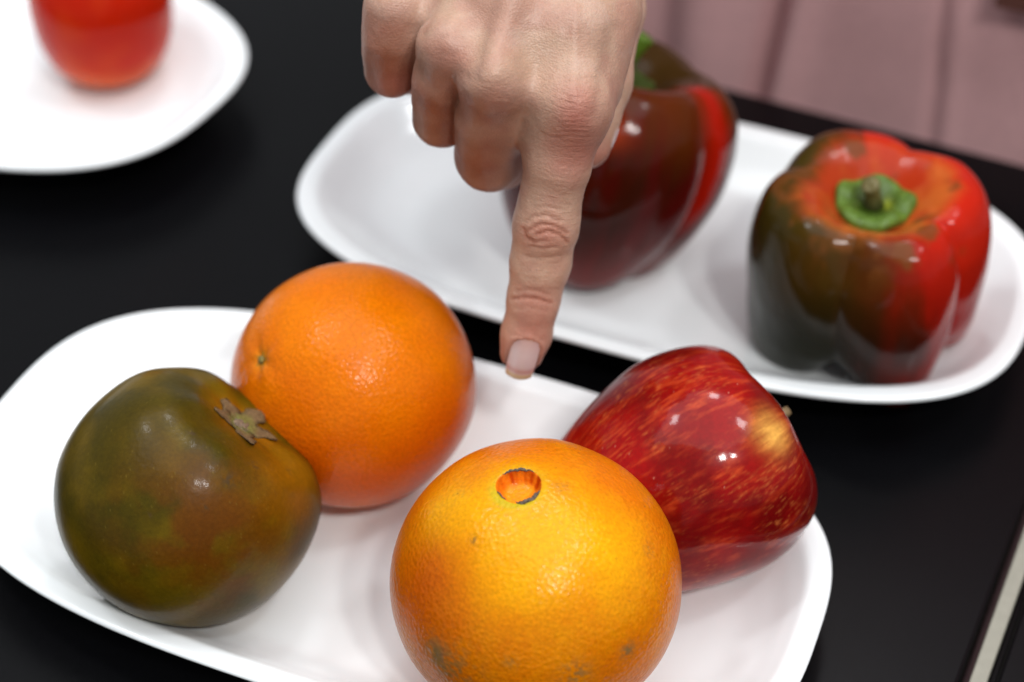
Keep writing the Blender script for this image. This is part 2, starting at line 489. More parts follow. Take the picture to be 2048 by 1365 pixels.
# ---------------------------------------------------------------- olive tomato
def tomato_olive():
    c = np.array([-.0893, -.1073, .0376]); R = .0356
    n = .60*RT+.76*UP-.24*FW; n /= np.linalg.norm(n)
    # half profile from the dimple (top) to the tip
    k = R
    pts = [(0, .735), (.06, .738), (.16, .752), (.30, .778), (.48, .785), (.68, .735), (.86, .57), (.97, .30), (1.0, 0), (.95, -.32), (.80, -.60), (.56, -.80), (.30, -.90), (.13, -.925), (.065, -.985), (.045, -1.07), (0, -1.11)]
    prof = cr(np.array(pts)*k, 300); prof[0, 0] = prof[-1, 0] = 0
    V, Fc, phi, s = revolve(prof, 440)
    rho = np.hypot(V[:, 0], V[:, 1])/k; zz = V[:, 2]/k
    topw = sst(.15, .8, zz)
    V *= (1+.010*np.cos(phi*5+.6)*topw*sst(.05, .4, rho)+.008*np.cos(phi*8+1)*topw*sst(.05, .3, rho))[:, None]
    # swelling shoulder on one side
    Fl = frame(n, hint=RT); V = V@Fl.T
    D = V/np.linalg.norm(V, axis=1)[:, None]
    V *= (1+.035*(noise(D, 1.4, 52, 2)-.5))[:, None]
    olive = (.110, .067, .0015); ol2 = (.046, .033, .001); brown = (.105, .032, .001); oran = (.30, .095, .0015)
    C = mixc(ol2, olive, sst(.3, .7, noise(D, 2.6, 61, 3)))
    b1 = toward(c, R, 430, 1080)
    t = np.exp(-(np.arccos(np.clip(D@b1, -1, 1))/.65)**2)*sst(.3, .62, noise(D, 4.2, 62, 4))
    C = mixc(C, np.array(brown)*np.ones_like(C), np.clip(t*1.1, 0, 1))
    # stays orange close to the calyx and along the right shoulder
    hd = np.arccos(np.clip(D@n, -1, 1))
    rgt = toward(c, R, 590, 950)
    t = np.exp(-(hd/.36)**4)*.9+np.exp(-(np.arccos(np.clip(D@rgt, -1, 1))/.40)**2)*.7
    C = mixc(C, np.array(oran)*np.ones_like(C), np.clip(t*(.3+1.2*noise(D, 5, 63, 3)), 0, 1)*.8)
    fine = noise(D, 46, 64, 2)
    C = C*(1+.22*(fine-.5))[:, None]
    for px, py, rad, amt, sd in ((385, 868, .035, .9, 1), (455, 962, .055, .9, 2), (540, 990, .03, .7, 3), (385, 900, .02, .7, 4), (590, 940, .03, .6, 5), (515, 930, .04, .5, 6), (300, 1030, .02, .6, 7), (410, 1016, .02, .9, 8), (500, 925, .03, .6, 9)):
        dd = np.arccos(np.clip(D@toward(c, R, px, py), -1, 1))
        C = mixc(C, np.array([.060, .036, .014])*np.ones_like(C), np.exp(-(dd/rad)**2)*sst(.4, .6, noise(D, 40, 70+sd, 2))*amt)
    C = mixc(C, np.array([.26, .18, .03])*np.ones_like(C), sst(.88, .97, noise(D, 95, 81, 1))*.22)
    tip = sst(-.90, -1.0, (V@n)/k)
    C = mixc(C, np.array([.10, .075, .05])*np.ones_like(C), tip)
    m = attr_mat('tomato_skin_olive', rough=.36, spec=.12, grain=(.10, 900), bumps=[('noise', 700, .16, .0004)], coat=.14, coatr=.11)
    o = mesh('tomato', V+c, Fc, m, None, (c[0], c[1], .005), {'col': C},
             label='olive green-brown tomato with a dry brown calyx, left on the front plate', cat='tomato')
    # calyx: five dry sepals lying in the dimple, each a leaf of its own
    ms = attr_mat('dry_sepal', rough=.75, spec=.25, grain=(.35, 1400), bumps=[('noise', 1800, .8, .0004)])
    tw = {}
    def surf(rh, ph):
        """point on the top surface at radius rh and angle ph"""
        half = prof[:150]; zt = np.interp(rh, half[:, 0], half[:, 1])
        f = 1+.010*np.cos(ph*5+.6)*sst(.15, .8, zt/k)*sst(.05, .4, rh/k)+.008*np.cos(ph*8+1)*sst(.15, .8, zt/k)*sst(.05, .3, rh/k)
        p = np.array([rh*math.cos(ph), rh*math.sin(ph), zt])*f
        p = Fl@p; d = p/np.linalg.norm(p)
        return p*(1+.035*(noise(d[None], 1.4, 52, 2)[0]-.5))
    for i, (ph, ln, wd) in enumerate(((.15, .0095, .0038), (1.30, .0115, .0036), (2.65, .0088, .0040), (3.75, .0096, .0036), (4.95, .0120, .0036))):
        nu, nv = 14, 5
        V2 = []; C2 = []
        for iu in range(nu):
            t = iu/(nu-1)
            hw = wd*(math.sin(math.pi*min(1, .22+.70*t)**.8)*.8+.2)*(1-.35*max(0, t-.8)/.2)*(1+.25*math.sin(t*17+i*2))
            for iv in range(nv):
                q = (iv/(nv-1)-.5)*2
                rh = .0008+ln*t
                pp = ph+q*hw/max(rh, .0012)*(.5 if t < .12 else 1)+.12*math.sin(t*3+i)
                lift = .00035+.0002*math.sin(q*7+t*12+i)+.0006*t*t*(.5+.5*math.sin(i*2.1))+.0002*math.sin(t*9+i)
                V2.append(surf(rh, pp)+n*lift)
                g = noise(np.array([[t*3+i, q, 0]]), 2, 5)[0]
                C2.append(mixc((.150, .088, .038), (.16, .17, .03), np.array(max(0, min(1, 1.2-2.2*t+g-.5))))*(1-.3*(abs(q) > .9)))
        V2 = np.array(V2); m2 = len(V2)
        V3 = np.vstack([V2+c, V2+c-n*.00035])
        Fq = []
        for iu in range(nu-1):
            for iv in range(nv-1):
                a = iu*nv+iv; Fq.append((a, a+nv, a+nv+1, a+1)); Fq.append((m2+a, m2+a+1, m2+a+nv+1, m2+a+nv))
        ed = [iv for iv in range(nv)]+[iu*nv+nv-1 for iu in range(1, nu)]+[(nu-1)*nv+iv for iv in range(nv-2, -1, -1)]+[iu*nv for iu in range(nu-2, 0, -1)]
        for a, b in zip(ed, ed[1:]+ed[:1]): Fq.append((a, b, m2+b, m2+a))
        mesh('sepal', V3, np.array(Fq), ms, o, V3[0], {'col': np.vstack([C2, C2])})
    ctr = surf(0.0, 0)
    P = np.array([ctr+n*-.0008, ctr+n*.0003, ctr+n*.0008, ctr+n*.0010])+c
    Vt, Ft = tube(P, [.0034, .0030, .0020, .0008], 20)
    Vt += (noise(Vt, 900, 4, 2)[:, None]-.5)*.0018*n
    mesh('stem_stub', Vt, Ft, plain_mat('corky_scar', (.16, .105, .065), rough=.8, var=.55, scale=1100, bump=.8, bscale=1800), o, P[0])
    return o


tomato_olive()


# ---------------------------------------------------------------- red tomato (far left plate)
def tomato_red():
    c = np.array([-.1592, .1545, .0345]); k = .0272
    pts = [(0, 1.00), (.12, 1.03), (.35, 1.08), (.7, .92), (.95, .50), (1.0, .10), (.95, -.35), (.80, -.72), (.55, -.96), (.25, -1.09), (0, -1.11)]
    prof = cr(np.array(pts)*k, 120); prof[0, 0] = prof[-1, 0] = 0
    V, Fc, phi, s = revolve(prof, 160)
    D = V/np.linalg.norm(V, axis=1)[:, None]
    V *= (1+.02*(noise(D, 1.5, 91, 2)-.5))[:, None]
    C = mixc((.42, .011, .001), (.50, .034, .002), sst(.3, .75, noise(D, 2.0, 92, 2)))
    C = mixc(C, np.array([.58, .095, .008])*np.ones_like(C), sst(-.35, -.85, D[:, 2])*.9)
    m = attr_mat('tomato_skin_red', rough=.24, spec=.10, coat=.22, coatr=.12, grain=(.05, 600), sss=.05)
    o = mesh('tomato', V+c, Fc, m, None, (c[0], c[1], .005), {'col': C},
             label='glossy red tomato on the top left plate, cut off by the frame', cat='tomato')
    ms = plain_mat('green_sepal', (.08, .16, .03), rough=.6, var=.3)
    for i in range(5):
        a = i*2*np.pi/5+.3
        t = np.linspace(0, 1, 8)
        P = np.stack([(.001+.013*t)*math.cos(a), (.001+.013*t)*math.sin(a), k*(1.02+.09*np.sin(t*2.4))+.0006], 1)+c
        Vt, Ft = tube(P, .0016*np.sin(np.pi*np.clip(.25+.7*t, 0, .97)), 8)
        mesh('sepal', Vt, Ft, ms, o, P[0])


tomato_red()


# ---------------------------------------------------------------- apple
def apple():
    c = np.array([.0512, -.0955, .0370]); k = .0334
    n = .86*RT+.48*UP+.06*FW; n /= np.linalg.norm(n)          # towards the stem
    pts = [(0, .30), (.05, .31), (.12, .38), (.22, .56), (.36, .70), (.54, .775), (.72, .73), (.88, .56), (.98, .30), (1.0, .02), (.945, -.30), (.845, -.62), (.71, -.90), (.55, -1.10), (.40, -1.18), (.27, -1.14), (.14, -1.02), (0, -.95)]
    prof = cr(np.array(pts)*k, 320); prof[0, 0] = prof[-1, 0] = 0
    V, Fc, phi, s = revolve(prof, 480)
    rho = np.hypot(V[:, 0], V[:, 1])/k; zz = V[:, 2]/k
    V *= (1+.030*np.cos(phi*5+.5)*sst(.2, -1.0, zz)*sst(.1, .5, rho)+.022*np.cos(phi*2+2.2)*sst(-.2, .8, zz)*sst(.1, .6, rho)+.014*np.cos(phi*5)*sst(.2, .9, zz)*sst(.2, .6, rho))[:, None]
    Fl = frame(n, hint=UP); V = V@Fl.T
    D = V/np.linalg.norm(V, axis=1)[:, None]
    V *= (1+.035*(noise(D, 1.3, 102, 2)-.5)+.012*(noise(D, 3.6, 109, 1)-.5))[:, None]
    S = np.stack([np.cos(phi)*1.0, np.sin(phi)*1.0, zz*.22], 1)
    st = noise(S, 30, 103, 4); st2 = noise(S*np.array([1, 1, 1.3]), 60, 104, 3)
    patch = noise(D, 2.2, 105, 3)
    red = (.26, .0025, .002); dk = (.10, .0012, .0012)
    C = mixc(dk, red, sst(.3, .65, patch)*.8+.2)
    C = mixc(C, np.array([.50, .055, .012])*np.ones_like(C), np.clip(sst(.45, .85, st)*sst(.25, .6, patch+.15*(st2-.5)), 0, 1)*.75)
    C = mixc(C, np.array([.62, .17, .04])*np.ones_like(C), sst(.50, .90, st2)*sst(.42, .70, noise(D, 3.6, 106, 2))*.45)
    yd = toward(c, k*1.02, 1540, 868)
    dd = np.arccos(np.clip(D@yd, -1, 1))
    C = mixc(C, np.array([.80, .42, .08])*np.ones_like(C), np.clip(np.exp(-(dd/.145)**2)*(.1+1.5*st), 0, 1)*.85)
    cav = (zz > .2) & (rho < .40)
    C[cav] = mixc(C, np.array([.50, .36, .07])*np.ones_like(C), sst(.42, .22, rho)*(.5+st*.5))[cav]
    C = mixc(C, np.array([.62, .30, .20])*np.ones_like(C), sst(.95, .985, noise(D, 38, 107, 1))*.4)
    m = attr_mat('apple_skin', rough=.30, spec=.06, grain=(.10, 800), coat=.6, coatr=.075, bumps=[('noise', 420, .05, .0005), ('noise', 90, .10, .0008)])
    o = mesh('apple', V+c, Fc, m, None, (c[0], c[1], .006), {'col': C},
             label='shiny red apple with yellow streaks lying on its side on the front plate', cat='apple')
    t = np.linspace(0, 1, 10)[:, None]
    P = c+n*k*(.24+.66*t)+UP*.0008+UP*(.0010*t**2)+RT*(.0006*t)
    rad = np.array([.0011, .0010, .0010, .0010, .0010, .0011, .0012, .0015, .0017, .0012])
    Vt, Ft = tube(P, rad, 14)
    Vt += (noise(Vt, 1500, 7)[:, None]-.5)*.0003
    mesh('stem', Vt, Ft, plain_mat('apple_stem_wood', (.17, .11, .05), rough=.75, var=.45, scale=900, bump=.5), o, P[0])


apple()


# ---------------------------------------------------------------- bell peppers
def pepper_body(c0, k, H, prof_pts, lobes, Fl, nphi=480, npr=260, seed=0, amp_top=.1, amp_side=.07, amp_bot=.12, phase=0.):
    """prof_pts in units: rho/k, z/H; c0 is the base centre on the dish"""
    prof = cr(np.array(prof_pts)*np.array([k, H]), npr); prof[0, 0] = prof[-1, 0] = 0
    V, Fc, phi, s = revolve(prof, nphi)
    rho = np.hypot(V[:, 0], V[:, 1])/k; z = V[:, 2]/H
    ph = phi+phase+.10*np.sin(phi*2+seed)+.06*np.sin(phi*3+seed*2)
    lob = (1-(1-np.abs(np.cos(ph*lobes/2))**.8)*(1+.45*np.sin(phi+seed*1.3)))                    # 1 on a lobe, 0 in a furrow
    lob = lob-.62
    am = amp_side+amp_top*sst(.72, 1.0, z)*.5+amp_bot*sst(.4, .0, z)
    f = 1+am*lob*sst(.12, .55, rho)
    V[:, 0] *= f; V[:, 1] *= f
    dz = amp_top*lob*sst(.15, .6, rho)*sst(.7, .95, z)*H*.55
    dzb = -(lob-.1)*amp_bot*.9*sst(.1, .5, rho)*sst(.30, .0, z)*H
    V[:, 2] += dz+dzb
    D = np.stack([V[:, 0]/k, V[:, 1]/k, V[:, 2]/H], 1)
    V *= (1+.06*(noise(D, 1.4, seed+3, 2)-.5)+.012*(noise(D, 5, seed+4, 2)-.5))[:, None]
    V = V@Fl.T
    V += c0
    return V, Fc, phi, s, rho, z, D, lob


M_PEPPER = attr_mat('pepper_skin', rough=.15, spec=.12, grain=(.04, 500), bumps=[('noise', 110, .10, .0010)], coat=.14, coatr=.07)


def pepper_right():
    c0 = np.array([.1148, -.0040, .0050]); k = .0356; H = .0640
    tilt = frame((-.05, -.06, 1), hint=(1, 0, 0))
    pts = [(0, .85), (.14, .85), (.26, .865), (.36, .90), (.52, .965), (.68, 1.0), (.86, .95), (.98, .80), (1.02, .60), (1.005, .38), (.96, .20), (.86, .06), (.62, -.0), (.40, .05), (.18, .12), (0, .14)]
    V, Fc, phi, s, rho, z, D, lob = pepper_body(c0, k, H, pts, 4, tilt, seed=2, amp_top=.075, amp_side=.125, amp_bot=.19, phase=-.20)
    red = (.38, .006, .003); rd2 = (.50, .016, .005); gr = (.046, .036, .008); dg = (.018, .018, .006); br = (.12, .040, .007); orr = (.52, .11, .02)
    # angle round the pepper: 0 = right, -pi/2 = towards the viewer
    a = np.angle(np.exp(1j*(phi+1.57)))                      # 0 facing the viewer, + to the right
    nn = noise(D, 2.0, 33, 3)-.5
    sk = noise(np.stack([np.cos(phi)*1., np.sin(phi)*1., z*.25], 1), 9, 38, 4)-.5
    nn = nn+sk*.55
    t = a+nn*.75
    t = np.where(t < -1.9, -1.9-(t+1.9)*1.6, t)              # the far side comes back to red
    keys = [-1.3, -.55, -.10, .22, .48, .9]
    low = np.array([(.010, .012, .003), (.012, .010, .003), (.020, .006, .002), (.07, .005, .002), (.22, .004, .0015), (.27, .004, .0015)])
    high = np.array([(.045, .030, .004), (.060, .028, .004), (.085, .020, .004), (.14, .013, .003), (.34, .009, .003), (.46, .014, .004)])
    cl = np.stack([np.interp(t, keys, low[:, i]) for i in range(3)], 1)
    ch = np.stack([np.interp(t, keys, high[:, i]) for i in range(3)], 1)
    hz = sst(.35, .90, z+nn*.2)  # darker lower down: shade of the sides painted into the skin
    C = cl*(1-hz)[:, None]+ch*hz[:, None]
    inner = sst(.78, .50, rho+nn*.25)*sst(.7, .85, z)        # round the calyx the skin has turned orange-red
    ic = mixc((.40, .035, .008), (.50, .12, .02), sst(.35, .65, noise(D, 3.4, 35, 3)))
    C = mixc(C, ic, inner*.85)
    C = mixc(C, np.array([.14, .045, .010])*np.ones_like(C), sst(.56, .70, noise(D, 4.2, 37, 3))*sst(.8, .95, z)*.8)
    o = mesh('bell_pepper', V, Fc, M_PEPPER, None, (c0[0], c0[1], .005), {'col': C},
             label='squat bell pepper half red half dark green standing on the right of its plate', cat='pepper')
    # calyx disc and stem
    mg = attr_mat('pepper_calyx', rough=.45, spec=.4, grain=(.2, 500), bumps=[('noise', 500, .5, .0008)])
    pr = cr([(0, .0016), (.003, .0012), (.0055, .0020), (.0085, .0034), (.0115, .0040), (.0132, .0028), (.0128, .0006), (.008, -.001), (0, -.002)], 60)
    Vc, Fcc, ph, sc_ = revolve(pr, 120)
    q = np.hypot(Vc[:, 0], Vc[:, 1])
    sh = .92*(1+.035*np.cos(ph*5+.4)+.03*np.sin(ph*3+1)+.02*np.cos(ph*8))
    Vc[:, 0] *= sh; Vc[:, 1] *= sh
    Vc[:, 2] += .0008*np.cos(ph*5)*sst(.004, .011, q)+(noise(Vc, 400, 4, 2)-.5)*.0010*sst(.001, .006, q)
    Cc = mixc((.030, .060, .002), (.085, .160, .018), sst(.004, .011, q))*(.8+.4*noise(Vc, 500, 6, 2))[:, None]
    Cc = mixc(Cc, np.array([.22, .27, .010])*np.ones_like(Cc), np.exp(-(((Vc[:, 0]-.0042)/.0016)**2+((Vc[:, 1]+.0005)/.0028)**2))*.9)
    ctop = c0+tilt@np.array([-.0003, .0012, H*.868])
    mesh('calyx', Vc@tilt.T+ctop, Fcc, mg, o, ctop, {'col': Cc})
    P = [ctop+tilt@np.array(p) for p in ((0, 0, 0), (-.0002, 0, .003), (-.0008, .0002, .0060), (-.0013, .0000, .0085), (-.0018, -.0004, .0100), (-.0020, -.0006, .0103))]
    Vt, Ft = tube(np.array(P), [.0040, .0027, .0024, .0026, .0030, .0020], 18)
    q = np.linalg.norm(Vt-ctop, axis=1)
    Cs = mixc((.022, .032, .004), (.13, .11, .035), sst(.004, .010, q+noise(Vt, 700, 5)*.003))
    mesh('stem', Vt, Ft, mg, o, P[0], {'col': Cs})


def pepper_left():
    c0 = np.array([.0250, .0350, .0045]); k = .0390; H = .0745
    tilt = frame((.22, .22, 1), hint=(1, 0, 0))
    pts = [(0, .88), (.14, .885), (.26, .905), (.40, .955), (.58, 1.0), (.76, .98), (.93, .86), (1.0, .70), (.985, .52), (.88, .34), (.74, .18), (.58, .06), (.42, .0), (.25, .02), (.1, .05), (0, .06)]
    V, Fc, phi, s, rho, z, D, lob = pepper_body(c0, k, H, pts, 4, tilt, seed=6, amp_top=.02, amp_side=.09, amp_bot=.05, phase=.10)
    a = np.angle(np.exp(1j*(phi+1.57)))
    nn = noise(D, 2.0, 43, 3)-.5
    sk = noise(np.stack([np.cos(phi)*1., np.sin(phi)*1., z*.25], 1), 9, 48, 4)-.5
    nn = nn+sk*.5
    mar = (.070, .003, .002); dk = (.035, .006, .002); br = (.10, .021, .002); red = (.36, .008, .0015); gr = (.035, .020, .004)
    C = mixc(mar, dk, sst(.35, .7, noise(D, 1.9, 44, 3)+sk*.6))
    C = mixc(C, np.array(br)*np.ones_like(C), sst(.66, 1.08, z+nn*.45)*.8)
    C = mixc(C, np.array([.16, .008, .006])*np.ones_like(C), sst(.45, .1, z+nn*.3)*.6)
    stripe = np.exp(-((a-(.95+.30*(z-.7))+nn*.20)/.17)**2)*sst(.30, .55, z)
    C = mixc(C, np.array(red)*np.ones_like(C), np.clip(stripe, 0, 1))
    C = mixc(C, np.array(gr)*np.ones_like(C), sst(1.25, 1.5, a+nn*.3)*.9)
    C = mixc(C, np.array([.5, .05, .008])*np.ones_like(C), np.exp(-((a+.35)/.25)**2)*np.exp(-((z-.86)/.07)**2)*.9)
    o = mesh('bell_pepper', V, Fc, M_PEPPER, None, (c0[0], c0[1], .005), {'col': C},
             label='tall tapering maroon bell pepper with a red stripe, partly behind the hand', cat='pepper')
    mg = attr_mat('pepper_stem_green', rough=.45, spec=.4, grain=(.2, 500), bumps=[('noise', 500, .5, .0008)])
    pr = cr([(0, .0014), (.004, .0018), (.009, .0030), (.0100, .0028), (.0100, .0004), (.007, -.002), (0, -.003)], 40)
    Vc, Fcc, ph, sc_ = revolve(pr, 100)
    sh = (1+.09*np.cos(ph*5+.4)); Vc[:, 0] *= sh; Vc[:, 1] *= sh
    ctop = c0+tilt@np.array([-.003, .001, H*.895])
    mesh('calyx', Vc@tilt.T+ctop, Fcc, mg, o, ctop, {'col': np.tile([.035, .065, .006], (len(Vc), 1))})
    P = cr([ctop, ctop+tilt@np.array([.0000, 0, .006]), ctop+tilt@np.array([.0015, .0005, .012]), ctop+tilt@np.array([.0040, .0005, .018])], 16)
    Vt, Ft = tube(P, np.interp(np.arange(16), [0, 3, 9, 15], [.0050, .0030, .0026, .0032]), 18)
    q = np.linalg.norm(Vt-ctop, axis=1)
    Cs = mixc((.04, .07, .006), (.085, .16, .010), sst(.006, .016, q))
    mesh('stem', Vt, Ft, mg, o, P[0], {'col': Cs})


pepper_right(); pepper_left()

# ---------------------------------------------------------------- person: hand and clothing
person = empty('person', (.16, .36, -.74), 'person in dusty pink clothes pointing down with the index finger of one hand', 'person')

# the hand is modelled in its own frame: x right, y up, z towards the viewer, metres
RH = np.stack([RT, UP, -FW], 1)                       # columns: hand axes in the place


def hp(px, py, d):
    return np.array([(px-1024)/FPX*d, -(py-682.5)/FPX*d, -d])


def hr(r, d): return r/FPX*d


def round_cone(P, a, b, r1, r2):
    ba = b-a; l2 = ba@ba; rr = r1-r2; a2 = l2-rr*rr; il2 = 1/l2
    pa = P-a; y = pa@ba; z = y-l2
    xx = pa*l2-y[:, None]*ba; x2 = (xx*xx).sum(1); y2 = y*y*l2; z2 = z*z*l2
    kk = np.sign(rr)*rr*rr*x2
    o = (np.sqrt(np.maximum(x2*a2*il2, 0))+y*rr)*il2-r1
    c1 = np.sign(z)*a2*z2 > kk
    c2 = np.sign(y)*a2*y2 < kk
    o = np.where(c2, np.sqrt(x2+y2)*il2-r1, o)
    o = np.where(c1, np.sqrt(x2+z2)*il2-r2, o)
    return o


def smin(a, b, k):
    h = np.maximum(k-np.abs(a-b), 0)/k
    return np.minimum(a, b)-h*h*k*.25


def smax(a, b, k): return -smin(-a, -b, k)


def chain(P, nodes, k=.003):
    """nodes (px, py, depth, radius px)"""
    d = None
    for (p, q) in zip(nodes[:-1], nodes[1:]):
        e = round_cone(P, hp(*p[:3]), hp(*q[:3]), hr(p[3], p[2]), hr(q[3], q[2]))
        d = e if d is None else smin(d, e, k)
    return d


def ball(P, n):
    return np.linalg.norm(P-hp(*n[:3]), axis=1)-hr(n[3], n[2])


INDEX = [(1143, 222, .4545, 63), (1115, 330, .4600, 61), (1100, 400, .4650, 56.5), (1091, 455, .4700, 60), (1081, 525, .4750, 56), (1067, 600, .4800, 48), (1053, 668, .4855, 46), (1043, 706, .4890, 41.5)]
MIDDLE = [(985, 172, .4500, 54), (973, 240, .4640, 57), (976, 280, .4720, 60), (979, 314, .4800, 63), (998, 312, .4980, 55), (1010, 330, .5000, 46)]
RING = [(893, 98, .4540, 50), (882, 160, .4640, 52), (881, 200, .4715, 51.5), (882, 239, .4790, 50), (905, 232, .4960, 48), (930, 240, .4980, 42)]
PINKY = [(786, 18, .4620, 52), (783, 75, .4670, 51), (783, 110, .4725, 50), (784, 142, .4780, 46.5), (810, 138, .4950, 44), (840, 145, .4970, 38)]


def hand_sdf(P):
    # back of the hand: metacarpals blended into one plate
    meta = chain(P, [(1143, 215, .4555, 66), (1158, 60, .4600, 78), (1150, -330, .4960, 95)])
    meta = smin(meta, chain(P, [(985, 160, .4520, 54), (1010, 20, .4570, 66), (1085, -330, .4930, 95)]), .010)
    meta = smin(meta, chain(P, [(893, 88, .4560, 48), (930, -40, .4640, 64), (1020, -330, .4960, 90)]), .010)
    meta = smin(meta, chain(P, [(788, 10, .4640, 50), (840, -100, .4720, 66), (960, -330, .5030, 88)]), .010)
    # palm side and web muscle
    meta = smin(meta, chain(P, [(1130, 190, .4700, 62), (1080, -80, .4850, 110), (1080, -330, .5040, 110)]), .010)
    meta = smin(meta, chain(P, [(890, 90, .4740, 58), (950, -120, .4900, 110), (1040, -330, .5080, 105)]), .010)
    web = chain(P, [(1172, 165, .4640, 56), (1205, 20, .4690, 66), (1190, -150, .4800, 80)])
    meta = smin(meta, web, .012)
    # extensor tendons: low ridges under the skin
    meta = smin(meta, chain(P, [(985, 150, .4440, 26), (1010, 10, .4480, 24), (1050, -200, .4680, 16)]), .010)
    meta = smin(meta, chain(P, [(1143, 205, .4470, 22), (1150, 60, .4500, 22), (1140, -150, .4680, 16)]), .010)
    meta = smin(meta, chain(P, [(1062, 150, .4590, 56), (1052, 240, .4650, 46)]), .012)
    meta = smin(meta, chain(P, [(1080, 60, .4560, 60), (1100, -200, .4780, 70)]), .012)
    # forearm
    arm = chain(P, [(1090, -300, .5000, 130), (1110, -560, .5500, 150), (1120, -800, .6100, 170)])
    meta = smin(meta, arm, .02)
    # knuckle heads
    meta = smin(meta, ball(P, (986, 160, .4435, 40)), .008)
    meta = smin(meta, ball(P, (893, 88, .4500, 36)), .008)
    meta = smin(meta, ball(P, (1146, 215, .4480, 40)), .010)
    fi = smin(chain(P, INDEX, .004), ball(P, (1096, 452, .4655, 44)), .005)
    parts = [(fi, .008), (chain(P, MIDDLE, .004), .0055), (chain(P, RING, .004), .0055), (chain(P, PINKY, .004), .006)]
    thumb = chain(P, [(1190, -220, .5050, 90), (1222, 20, .4920, 64), (1204, 165, .4870, 56), (1184, 240, .4850, 50), (1176, 290, .4850, 47)], .004)
    d = smin(meta, thumb, .0035)
    out = None
    for f, k in parts:
        g = smin(meta, f, k)
        out = g if out is None else smin(out, g, .0006)
    return smin(out, d, .0006)


def surface(sdf, lo, hi, h):
    """dual surface of the field on a grid, evaluated only near the surface"""
    lo = np.asarray(lo); hi = np.asarray(hi)
    H = h*6
    nc = np.ceil((hi-lo)/H).astype(int)+1
    g = np.stack(np.meshgrid(*[lo[i]+H*(np.arange(nc[i])+.5) for i in range(3)], indexing='ij'), -1).reshape(-1, 3)
    near = (np.abs(sdf(g)) < H*1.1+.001).reshape(nc)
    nf = nc*6+1
    m = np.zeros(nf, bool)
    blk = near.repeat(6, 0).repeat(6, 1).repeat(6, 2)
    s = blk.shape
    for dx in (0, 1):
        for dy in (0, 1):
            for dz in (0, 1):
                m[dx:dx+s[0], dy:dy+s[1], dz:dz+s[2]] |= blk
    idx = np.argwhere(m)
    vals = np.full(nf, 1e3, np.float32)
    pts = lo+idx*h
    v = np.empty(len(pts), np.float32)
    for a in range(0, len(pts), 400000): v[a:a+400000] = sdf(pts[a:a+400000])
    vals[tuple(idx.T)] = v
    # cells whose eight corners are all known
    off = np.array([(x, y, z) for x in (0, 1) for y in (0, 1) for z in (0, 1)])
    cells = np.argwhere(blk)
    cv = np.stack([vals[cells[:, 0]+o[0], cells[:, 1]+o[1], cells[:, 2]+o[2]] for o in off], 1)
    act = (cv.min(1) < 0) & (cv.max(1) >= 0)
    cells = cells[act]; cv = cv[act]
    acc = np.zeros((len(cells), 3)); cnt = np.zeros(len(cells))
    for a in range(8):
        for b in range(a+1, 8):
            if np.abs(off[a]-off[b]).sum() != 1: continue
            cr_ = (cv[:, a] < 0) != (cv[:, b] < 0)
            t = cv[cr_, a]/(cv[cr_, a]-cv[cr_, b])
            acc[cr_] += off[a]+t[:, None]*(off[b]-off[a]); cnt[cr_] += 1
    V = lo+h*(cells+acc/cnt[:, None])
    cid = np.full(np.array(blk.shape), -1, np.int64); cid[tuple(cells.T)] = np.arange(len(cells))
    F_ = []
    for ax in range(3):
        u, w_ = (ax+1) % 3, (ax+2) % 3
        e = np.zeros(3, int); e[ax] = 1
        c0 = cells
        p = vals[tuple(c0.T)]; q = vals[tuple((c0+e).T)]
        chg = (p < 0) != (q < 0)
        c1 = c0[chg]; neg = (p < 0)[chg]
        eu = np.zeros(3, int); eu[u] = 1; ew = np.zeros(3, int); ew[w_] = 1
        ok = (c1[:, u] > 0) & (c1[:, w_] > 0); c1 = c1[ok]; neg = neg[ok]
        ids = [cid[tuple((c1-o).T)] for o in (0*eu, eu, eu+ew, ew)]
        f = np.stack(ids, 1); good = (f >= 0).all(1); f = f[good]; neg = neg[good]
        f[~neg] = f[~neg][:, ::-1]
        F_.append(f)
    return V, np.vstack(F_)


def gradient(sdf, V, e=.0002):
    g = np.stack([sdf(V+np.eye(3)[i]*e)-sdf(V-np.eye(3)[i]*e) for i in range(3)], 1)
    return g/np.maximum(np.linalg.norm(g, axis=1), 1e-9)[:, None]


def pxof(V):
    d = -V[:, 2]
    return V[:, 0]/d*FPX+1024, 682.5-V[:, 1]/d*FPX


def seg_dist(x, y, pts):
    d = np.full(len(x), 1e9)
    for (a, b) in zip(pts[:-1], pts[1:]):
        a = np.array(a, float); b = np.array(b, float); ab = b-a
        t = np.clip(((x-a[0])*ab[0]+(y-a[1])*ab[1])/(ab@ab), 0, 1)
        d = np.minimum(d, np.hypot(x-a[0]-t*ab[0], y-a[1]-t*ab[1]))
    return d


NB = dict(c=(1046, 676), tip=(1043, 748))               # base and tip of the index nail (design units)


def nail_axes():
    """frame of the index nail: origin at its cuticle, y along the finger, z out of the nail"""
    a = hp(1054, 668, .4855); b = hp(1044, 706, .4890)
    y = b-a; y /= np.linalg.norm(y)
    z = np.array([0, 0, 1.])-y*y[2]; z /= np.linalg.norm(z)
    # the nail faces a little to the left of the viewer's line
    z = z-.10*np.cross(y, z); z -= y*(y@z); z /= np.linalg.norm(z)
    x = np.cross(y, z)
    return a, x, y, z


NA = nail_axes()
NAIL_L, NAIL_W, NAIL_R = .0146, .0043, .0062


